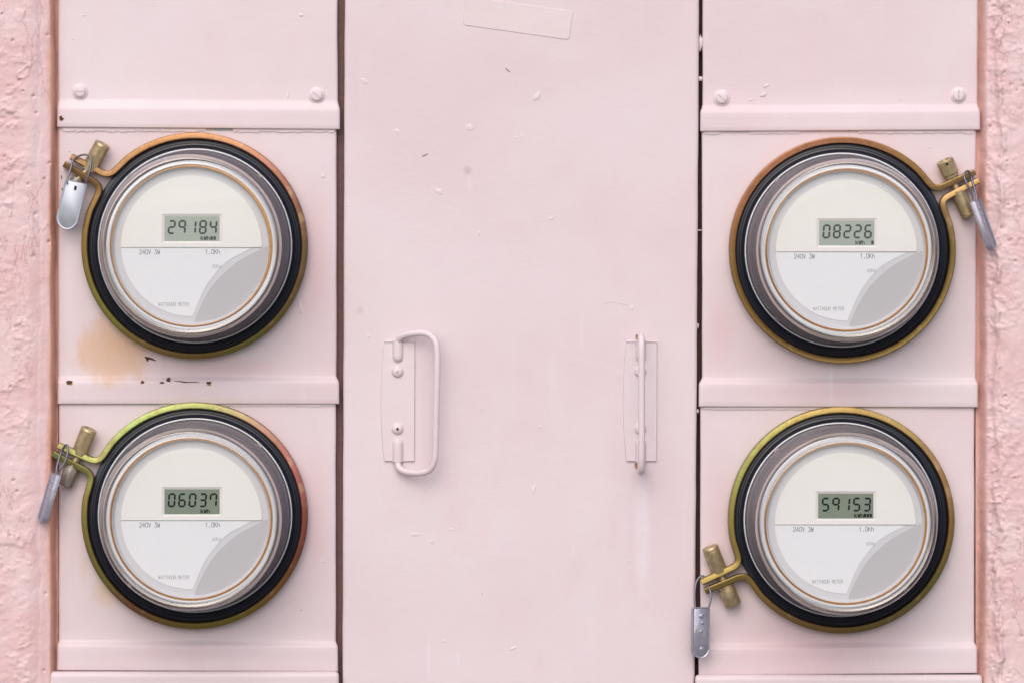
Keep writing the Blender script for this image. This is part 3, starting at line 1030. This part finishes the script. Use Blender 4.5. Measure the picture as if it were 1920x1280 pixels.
def meter(x, y, digits, marks, label, seed, thick, m_lcd, m_seg):
    t = empty('electricity_meter', W(x, y, 20), label, 'electricity meter', 'electricity meters')
    A = lambda *a, **k: mk(*a, **k)
    k0 = -20.0                      # empties sit on the clamp plane: heights below are above the panel
    up = lambda vf: ([(p[0], p[1], p[2] + k0) for p in vf[0]], vf[1])
    # black base with its stepped rim
    A('base_rim', *up(lathe([(201, 2), (201, 17), (199.6, 19.4), (197, 20.4), (192.6, 21.6), (191.9, 20.8), (191.2, 21.9), (188.4, 23), (187.4, 21.6), (186.6, 21.4), (185.8, 23), (184.6, 23.8), (183.2, 23.2), (182.4, 18), (178, 17), (150, 17)], 160)), M_rubber, t, smooth=35)
    # lip of the clear cover
    A('cover_lip', *up(lathe([(179.4, 24.6), (180.6, 24.4), (181.7, 25.4), (181.9, 26.8), (180.8, 28.2), (179.6, 28.2), (178.8, 26.6)], 160, closed=True)), M_edge, t, smooth=80)
    # inner wall seen through the side of the cover
    A('inner_wall', *up(lathe([(177.8, 23), (176.5, 30), (164.5, 130), (162.5, 136), (158.8, 128)], 160)), M_shroud, t, smooth=40)
    A('front_ring', *up(lathe([(158.6, 120), (157.6, 146), (156.2, 150.5), (153.5, 152), (150.5, 151), (149.6, 149), (148.8, 146)], 160)), M_white, t, smooth=50)
    # amber ring added for the clamp ring's reflection in the cover
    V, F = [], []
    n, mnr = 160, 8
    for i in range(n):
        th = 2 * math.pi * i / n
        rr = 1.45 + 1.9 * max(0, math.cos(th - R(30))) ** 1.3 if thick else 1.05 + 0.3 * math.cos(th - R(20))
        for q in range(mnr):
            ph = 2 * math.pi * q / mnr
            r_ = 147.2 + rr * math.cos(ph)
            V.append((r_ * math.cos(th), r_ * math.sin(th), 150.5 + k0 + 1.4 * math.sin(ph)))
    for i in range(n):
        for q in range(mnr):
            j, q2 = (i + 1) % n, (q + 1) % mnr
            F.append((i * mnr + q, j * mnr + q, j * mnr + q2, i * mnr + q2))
    A('reflection_ring', V, F, M_amber, t, smooth=80)
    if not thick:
        A('reflection_ring', *up(lathe([(149.4 + 0.75 * math.cos(R(a)), 151.6 + 0.9 * math.sin(R(a))) for a in range(0, 360, 60)], 160, closed=True)), M_amber, t, smooth=80)  # second, thinner line of the same reflection
    A('outer_reflection_ring', *up(lathe([(163.4 + 0.9 * math.cos(R(a)), 138.5 + 1.2 * math.sin(R(a))) for a in range(0, 360, 60)], 160, closed=True)), M_tan, t, smooth=80)  # outer tan line, added for the clamp's reflection in the rim
    fp = A('face_plate', *up(lathe([(147.4, 148), (146, 148.4), (144.8, 147.4), (143.6, 144), (142.6, FACE + 0.7), (141.6, FACE), (0.01, FACE)], 160)), M_greydisc, t, smooth=30)

    # white lower label, bounded by the sweeping curve
    def arc(r, a0, a1, n_=60):
        return [(r * math.cos(R(a0 + (a1 - a0) * i / n_)), r * math.sin(R(a0 + (a1 - a0) * i / n_))) for i in range(n_ + 1)]
    sx = catmull([(111, -4.5, 0), (66, -29, 0), (38, -59, 0), (21, -86, 0), (2, -129.9, 0)], 8)
    whole = arc(130, 181.6, 270.6) + [(p.x, p.y) for p in reversed(sx)]
    v_, f_ = prism(whole, FACE - 1, FACE + 0.7)
    A('lower_label', *up((v_, f_)), M_label, fp)
    s2 = catmull([(141, -1.5, 0), (131, -4.5, 0), (85, -29, 0), (47, -63, 0), (25, -95, 0), (8.5, -130, 0), (5.5, -140.6, 0)], 8)
    a_end = math.degrees(math.atan2(-140.6, 5.5)) % 360
    grey = [(p.x, p.y) for p in s2] + arc(141, a_end + 0.6, 358.9)
    v_, f_ = prism(grey, FACE - 1, FACE + 0.5)
    A('corner_label', *up((v_, f_)), M_swoosh, fp)
    # cream upper plate with the window for the display
    rx0, rx1, ry0, ry1 = -55, 57, 5, 59
    bot, RR = -2.2, 130.0
    xs = sorted(set([rx0, rx1] + [RR * math.cos(R(a)) for a in np.linspace(1, 179, 90)]))
    V, F = [], []
    zt, zb = FACE + 2.6 + k0, FACE - 1 + k0

    def quad(a_, b_, c_, d_):
        b0 = len(V)
        V.extend([a_, b_, c_, d_])
        F.append((b0, b0 + 1, b0 + 2, b0 + 3))
    top = lambda xx: math.sqrt(max(0, RR * RR - xx * xx))
    for i in range(len(xs) - 1):
        a_, b_ = xs[i], xs[i + 1]
        if a_ >= rx0 - 1e-6 and b_ <= rx1 + 1e-6:
            quad((a_, bot, zt), (b_, bot, zt), (b_, ry0, zt), (a_, ry0, zt))
            quad((a_, ry1, zt), (b_, ry1, zt), (b_, top(b_), zt), (a_, top(a_), zt))
        else:
            quad((a_, bot, zt), (b_, bot, zt), (b_, top(b_), zt), (a_, top(a_), zt))
        quad((a_, top(a_), zt), (b_, top(b_), zt), (b_, top(b_), zb), (a_, top(a_), zb))
    quad((xs[0], bot, zt), (xs[-1], bot, zt), (xs[-1], bot - 2.4, zb), (xs[0], bot - 2.4, zb))
    A('upper_plate', V, F, M_cream, fp)
    # display: sloped bezel, glass, digits
    ix0, ix1, iy0, iy1 = -50, 52, 8.5, 54.5
    zi = FACE + 0.5 + k0
    Vb = [(rx0, ry0, zt), (rx1, ry0, zt), (rx1, ry1, zt), (rx0, ry1, zt), (ix0, iy0, zi), (ix1, iy0, zi), (ix1, iy1, zi), (ix0, iy1, zi)]
    dsp = A('display', [(ix0, iy0, zi), (ix1, iy0, zi), (ix1, iy1, zi), (ix0, iy1, zi)], [(0, 1, 2, 3)], m_lcd, t)
    A('bezel', Vb, [(0, 1, 5, 4), (1, 2, 6, 5), (2, 3, 7, 6), (3, 0, 4, 7)], M_bezel, dsp)
    for i, ch in enumerate(digits):
        v_, f_ = digit_mesh(ch, -44.5 + i * 19.2, 21.5, 14.2, 26, 3.5, zi + 0.25)
        A('digit', v_, f_, m_seg, dsp)
    V, F = text_mesh('kWh', 17.5, 33.5, 11, 6.4, 1.5, zi + 0.25)
    for mx in marks:
        b = len(V)
        V += [(mx, 11, zi + .25), (mx + 4.4, 11, zi + .25), (mx + 4.4, 17.4, zi + .25), (mx, 17.4, zi + .25)]
        F.append((b, b + 1, b + 2, b + 3))
    A('unit_text', V, F, m_seg, dsp)
    zl = FACE + 0.8 + k0
    for txt, x0, x1, yy, hh, sw in (('240V 3W', -96, -58.5, -15.5, 8.2, 1.15), ('1.0Kh', 26, 52.5, -15, 8.2, 1.15), ('60Hz', 39, 55, -40.5, 6, 0.85), ('WATTHOUR METER', -61, -4.5, -111, 6.2, 0.95)):
        V, F = text_mesh(txt, x0, x1, yy, hh, sw, zl)
        A('printed_text', V, F, M_ink if hh > 7 else M_inkpale, fp)
    # moulded locking tabs at the foot of the cover
    for a in (47, 133, 227, 313):
        c, s = math.cos(R(a)), math.sin(R(a))
        o = Vector((c, s, 0))
        e = Vector((-s, c, 0))
        v_, f_ = prism([(-3, -5), (3, -5), (3, 5), (-3, 5)], 0, 6, 1.0, (o * 178 + Vector((0, 0, 24 + k0)), o, e, Vector((0, 0, 1))))
        A('locking_tab', v_, f_, M_shroud, t)
    # clear cover
    A('cover_wall', *up(lathe([(183, 25), (182.6, 28.5), (180.6, 31), (179, 34), (178, 40), (168.4, 164), (168.3, 168)], 200)), M_glass, t, smooth=60)
    bead = [(168.3, 167.6)] + [(159.6 + 8.7 * math.cos(R(a)), 168 + 18.5 * math.sin(R(a))) for a in range(6, 97, 6)] + [(156.6, 185.2), (153.6, 184.6), (150.7, 185.5)]
    A('cover_rim', *up(lathe(bead, 200)), M_rim, t, smooth=75)
    A('clear_cover', *up(lathe([(150.9, 185.5), (149.5, 185.6), (146.5, 186), (120, 187.2), (80, 188.4), (40, 189), (0.01, 189.2)], 160)), M_glass, t, smooth=75)
    return t


M_bezel = simple('cream_bezel', (0.72, 0.685, 0.665, 1), 0.45, spec=0.3)
M_inkpale = simple('pale_ink', (0.41, 0.41, 0.43, 1), 0.6)

meter(366, 461, '29184', (35, 40.5), 'electricity meter with a thick amber line under its dome, display 29184', 1, True, M_lcd, M_seg)
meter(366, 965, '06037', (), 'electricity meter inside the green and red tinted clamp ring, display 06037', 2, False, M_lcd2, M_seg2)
meter(1578, 469, '08226', (46,), 'electricity meter inside the copper-orange clamp ring, display 08226', 3, False, M_lcd, M_seg)
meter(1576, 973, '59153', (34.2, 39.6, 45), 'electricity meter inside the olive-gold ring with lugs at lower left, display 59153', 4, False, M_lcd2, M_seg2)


# ------------------------------------------------------------------ clamp rings, barrel locks and wire seals
def strip(path, t, a0, a1):
    """Flat bar on edge swept along a planar path, front edge rounded."""
    h = t / 2
    prof = [(-h, a0), (-h, a1 - 2.4), (-h + 0.6, a1 - 0.8), (-h + 2.0, a1), (h - 2.0, a1 - 0.6), (h - 0.6, a1 - 1.4), (h, a1 - 3.0), (h, a0)]
    P = [Vector(p) for p in path]
    V, F = [], []
    k = len(prof)
    for i, p in enumerate(P):
        d = (P[min(i + 1, len(P) - 1)] - P[max(i - 1, 0)]).normalized()
        nn = Vector((-d.y, d.x))
        for s, a in prof:
            q_ = p + nn * s
            V.append((q_.x, q_.y, a))
    for i in range(len(P) - 1):
        for q_ in range(k):
            F.append((i * k + q_, i * k + (q_ + 1) % k, (i + 1) * k + (q_ + 1) % k, (i + 1) * k + q_))
    F.append(tuple(range(k)))
    F.append(tuple(range((len(P) - 1) * k, len(P) * k)))
    return V, F


def fillet(pts, r):
    """Round the corners of a 2-D polyline: pts = (point, radius-distance)."""
    out = [Vector(pts[0])]
    for i in range(1, len(pts) - 1):
        a, b, c = Vector(pts[i - 1]), Vector(pts[i]), Vector(pts[i + 1])
        p = b + (a - b).normalized() * r
        q_ = b + (c - b).normalized() * r
        for k in range(9):
            t_ = k / 8
            out.append((1 - t_) ** 2 * p + 2 * t_ * (1 - t_) * b + t_ * t_ * q_)
    out.append(Vector(pts[-1]))
    return out


def barrel(parent, p0, p1, rad, mat, w, tilt, style, name='lock_barrel'):
    """Turned barrel from p0 (at the lug) to p1 (free end); tilt lifts the free end towards the viewer."""
    a = Vector((p0[0], p0[1], w))
    L = math.hypot(p1[0] - p0[0], p1[1] - p0[1])
    b = Vector((p1[0], p1[1], w + L * math.tan(R(tilt))))
    ax = (b - a).normalized()
    L = (b - a).length
    e1 = ax.cross(Vector((0, 0, 1))).normalized()
    e2 = ax.cross(e1)
    if style == 'cap':
        prof = [(0.01, -4), (rad, -4), (rad, L - 8.5), (rad * 0.955, L - 7.8), (rad * 0.955, L - 7.0), (rad, L - 6.4), (rad, L - 1.6), (rad * 0.93, L - 0.2), (rad * 0.7, L), (rad * 0.62, L - 1.2), (0.01, L - 1.2)]
    elif style == 'collar':
        prof = [(0.01, -4), (rad * 0.78, -4), (rad * 0.78, 3), (rad * 0.9, 4), (rad * 0.9, 8), (rad * 0.82, 9), (rad, 10.5), (rad, L - 1.5), (rad * 0.92, L), (rad * 0.5, L), (rad * 0.46, L - 3), (0.01, L - 3)]
    else:
        prof = [(0.01, -4), (rad * 0.86, -4), (rad * 0.86, 2.5), (rad * 0.99, 3.5), (rad, 6), (rad, L - 2), (rad * 0.92, L), (0.01, L)]
    v, f = lathe(prof, 40, (a, ax, e1, e2))
    o = mk(name, v, f, mat, parent, smooth=40)
    if style == 'collar':
        hv, hf = lathe([(2.6, -0.5), (2.6, 0.5), (0.01, 0.5)], 12, (a + ax * (L - 6) + e2 * -rad * 1.0 if (e2 * -rad).z > 0 else a + ax * (L - 6) + e2 * rad, (e2 * -1 if (e2 * -rad).z > 0 else e2), e1, ax))
        mk('pin_hole', hv, hf, M_hole, o)
    return o


def seal_tag(parent, top, bot, width, face_deg, thick, mat, w, dw=0.0, dimple=True, hole=False):
    """Rounded tongue from top to bot (image units about the ring centre), turned face_deg about its length."""
    a = Vector((top[0], top[1], w))
    b = Vector((bot[0], bot[1], w + dw))
    L = (b - a).length
    ey = (a - b).normalized()                 # up the tag
    z = Vector((0, 0, 1))
    ex0 = ey.cross(z).normalized()
    ez0 = ex0.cross(ey)
    c, s = math.cos(R(face_deg)), math.sin(R(face_deg))
    ex = ex0 * c + ez0 * s
    ez = ez0 * c - ex0 * s
    h = width / 2
    out = [(h * 0.86, 0), (h, -3)]
    for k in range(17):
        t_ = math.pi * k / 16
        out.append((h * math.cos(t_), -(L - h) - h * math.sin(t_)))
    out += [(-h, -3), (-h * 0.86, 0)]
    fr = (a, ex, ey, ez)
    v1 = prism(out, -thick / 2, thick / 2, thick * 0.28, fr)
    tg = mk('tag', *v1, mat, parent, smooth=50)
    # raised rim on the face
    inner = [(p[0] * 0.80, p[1] * 0.955 - 1.2) for p in out]
    V, F = [], []
    n = len(out)
    for (q_, hh) in ((out, thick * .30), ([(p[0] * .93, p[1] * .985 - .4) for p in out], thick * .62), (inner, thick * .5), ([(p[0] * .76, p[1] * .94 - 1.6) for p in out], thick * .42)):
        for p in q_:
            V.append(tuple(a + ex * p[0] + ey * p[1] + ez * hh))
    for r_ in range(3):
        for i in range(n):
            F.append((r_ * n + i, r_ * n + (i + 1) % n, (r_ + 1) * n + (i + 1) % n, (r_ + 1) * n + i))
    mk('rim', V, F, mat, tg, smooth=60)
    if dimple:
        for (u_, v_, r_, hh) in ((0, -L * 0.17, h * .30, 2.4), (h * .12, -L * 0.30, h * .22, 2.0), (0, -L * .47, h * .24, 2.0), (h * .1, -L * .82, h * .32, 1.6)):
            vv, ff = lathe([(r_, 0), (r_ * .8, hh * .6), (r_ * .4, hh * .95), (0.01, hh)], 14, (a + ex * u_ + ey * v_ + ez * thick * .44, ez, ex, ey))
            mk('dimple', vv, ff, mat, tg, smooth=60)
    if hole:
        vv, ff = prism([(-2.4, -4), (2.4, -4), (2.4, 4), (-2.4, 4)], 0, thick * .09, 0, (a + ex * 2 + ey * -12 + ez * (thick * .46), ex, ey, ez))
        mk('window', vv, ff, M_hole, tg)
        vv, ff = prism([(-2.2, -4), (0.6, -4), (0.6, 4), (-2.2, 4)], 0, thick * .12, 0, (a + ex * -1.2 + ey * -12 + ez * (thick * .47), ex, ey, ez))
        mk('window_edge', vv, ff, M_edge, tg)
    return tg


def clamp(cx, cy, tipA, cA, cB, tipB, stops, barrels, label, name):
    """tip/c in image units. Corner A and B lie on the ring; the band runs the long way round between them."""
    t = empty('clamp_ring', W(cx, cy, 4), label, 'clamp ring', 'meter clamp rings')
    k0 = -4.0
    L = lambda p: Vector((p[0] - cx, cy - p[1]))
    RM = 206.0
    a0 = math.atan2(L(cA).y, L(cA).x)
    a1 = math.atan2(L(cB).y, L(cB).x)
    cw = True
    # go from A to B avoiding the short gap
    dlt = (a1 - a0) % (2 * math.pi)
    if dlt < math.pi:
        dlt -= 2 * math.pi
    n = 190
    arcp = [Vector((RM * math.cos(a0 + dlt * i / n), RM * math.sin(a0 + dlt * i / n))) for i in range(n + 1)]
    skip = 7
    beg = fillet([L(tipA), arcp[0], arcp[skip]], 17)[:-1]
    end = fillet([arcp[n - skip], arcp[n], L(tipB)], 17)[1:]
    path = beg + arcp[skip:n - skip + 1] + end
    mat = zinc('chromated_zinc_' + name, stops)
    band = strip(path, 11.6, 3 + k0, 31 + k0)
    mk('band', *band, mat, t, smooth=28)
    # bolt between the lugs
    (b0, b1, b2, b3, r1, r2, s1, s2, mt1, mt2) = barrels
    p1, p2 = L(b0), L(b2)
    v, f = tube([(p1.x, p1.y, 18 + k0), (p2.x, p2.y, 18 + k0)], 7, 14)
    mk('bolt', v, f, M_brass, t, smooth=50)
    barrel(t, L(b0), L(b1), r1, mt1, 18 + k0, 9, s1)
    barrel(t, L(b2), L(b3), r2, mt2, 18 + k0, -3, s2)
    return t


clamp(366, 461, (135, 294), (206, 332), (186, 347), (122, 308),
      [(0, (120, 92, 60)), (20, (150, 90, 70)), (45, (205, 125, 112)), (75, (208, 145, 105)), (110, (172, 118, 66)), (140, (165, 120, 76)), (180, (140, 112, 46)), (215, (158, 170, 66)), (245, (178, 142, 74)), (270, (152, 118, 54)), (300, (142, 142, 54)), (335, (128, 104, 60))],
      ((170, 315), (195, 270), (146, 338), (134, 357), 15.5, 13, 'cap', 'nut', M_brass, M_nickel),
      'bronze clamp ring with pinkish right side around the meter reading 29184', 'a')
clamp(366, 965, (111, 834), (184, 866), (172, 886), (101, 849),
      [(0, (165, 72, 70)), (25, (218, 108, 118)), (55, (200, 150, 130)), (80, (172, 192, 112)), (120, (168, 208, 112)), (150, (172, 192, 104)), (170, (150, 142, 60)), (185, (132, 132, 52)), (215, (132, 130, 54)), (235, (150, 92, 62)), (265, (152, 132, 52)), (290, (152, 142, 44)), (320, (172, 112, 52)), (340, (150, 66, 54))],
      ((152, 846), (169, 802), (137, 873), (124, 909), 15.5, 14.5, 'cap', 'nut', M_brass, M_nickel),
      'clamp ring tinted green at the top and red at the right, meter reading 06037', 'b')
clamp(1578, 469, (1826, 323), (1754, 355), (1765, 374), (1833, 339),
      [(0, (132, 112, 52)), (30, (202, 160, 100)), (50, (198, 152, 84)), (80, (228, 152, 112)), (120, (232, 152, 112)), (160, (222, 142, 98)), (185, (168, 126, 64)), (200, (150, 120, 52)), (230, (142, 108, 40)), (270, (152, 120, 52)), (320, (152, 128, 52))],
      ((1784, 335), (1769, 301), (1796, 362), (1816, 407), 16.5, 14.5, 'collar', 'cap', M_brass, M_brass),
      'copper-orange clamp ring with its lugs at the right, meter reading 08226', 'c')
clamp(1576, 973, (1315, 1089), (1388, 1055), (1398, 1074), (1321, 1106),
      [(0, (176, 132, 72)), (30, (190, 142, 92)), (60, (182, 152, 82)), (90, (190, 162, 84)), (120, (172, 166, 78)), (150, (152, 180, 84)), (180, (152, 142, 62)), (205, (172, 152, 74)), (230, (172, 132, 72)), (270, (152, 122, 62)), (320, (142, 140, 62))],
      ((1347, 1066), (1330, 1023), (1361, 1100), (1375, 1133), 15.5, 16, 'cap', 'nut', M_brass, M_brass),
      'olive-gold clamp ring with its lugs at lower left, meter reading 59153', 'd')


def seal(cx, cy, label, wires, tag_args):
    t = empty('wire_seal', W(cx, cy, 20), label, 'seal', 'wire seals')
    for wp in wires:
        v, f = tube(catmull([(x - cx, cy - y, a - 20) for x, y, a in wp], 8), 1.9, 8)
        mk('wire', v, f, M_wire, t, smooth=70)
    (top, bot, wd, deg, th, mt, w, dw, dim, hole) = tag_args
    seal_tag(t, (top[0] - cx, cy - top[1]), (bot[0] - cx, cy - bot[1]), wd, deg, th, mt, w - 20, dw, dim, hole)
    return t


seal(146, 330, 'flat light-grey seal tag on a wire loop beside the meter reading 29184',
     [[(128, 345, 48), (129, 335, 46), (134, 318, 42), (138, 302, 36), (150, 293, 38), (164, 291, 42), (172, 297, 45), (172, 312, 48), (168, 328, 49), (163, 341, 48)]],
     ((145, 341), (124, 430), 43, 8, 6, M_alu, 46, -6, False, True))
seal(115, 870, 'slim grey seal seen edge-on hanging beside the meter reading 06037',
     [[(107, 888, 44), (108, 876, 42), (111, 862, 38), (116, 846, 34), (123, 834, 36), (129, 835, 40), (128, 850, 44), (123, 866, 46), (115, 878, 46), (112, 889, 45)]],
     ((108, 886), (80, 978), 30, 62, 9, M_seal, 46, -2, True, False))
seal(1822, 355, 'slim grey seal seen edge-on overlapping the stucco at the right',
     [[(1823, 380, 46), (1820, 364, 46), (1812, 348, 46), (1806, 334, 43), (1808, 324, 38), (1815, 322, 34), (1820, 334, 32), (1825, 352, 36), (1828, 366, 42), (1829, 380, 45)]],
     ((1825, 376), (1859, 469), 30, -60, 9, M_seal, 48, -2, True, False))
seal(1315, 1110, 'grey seal capsule hanging over the door gap below the lugs at lower left',
     [[(1303, 1140, 44), (1302, 1124, 42), (1302, 1108, 39), (1305, 1090, 35), (1312, 1080, 32), (1320, 1078, 30)],
      [(1327, 1098, 33), (1331, 1106, 38), (1332, 1118, 42), (1329, 1132, 44), (1325, 1140, 44)]],
     ((1313, 1136), (1312, 1231), 35, -14, 9, M_seal, 44, -4, True, False))
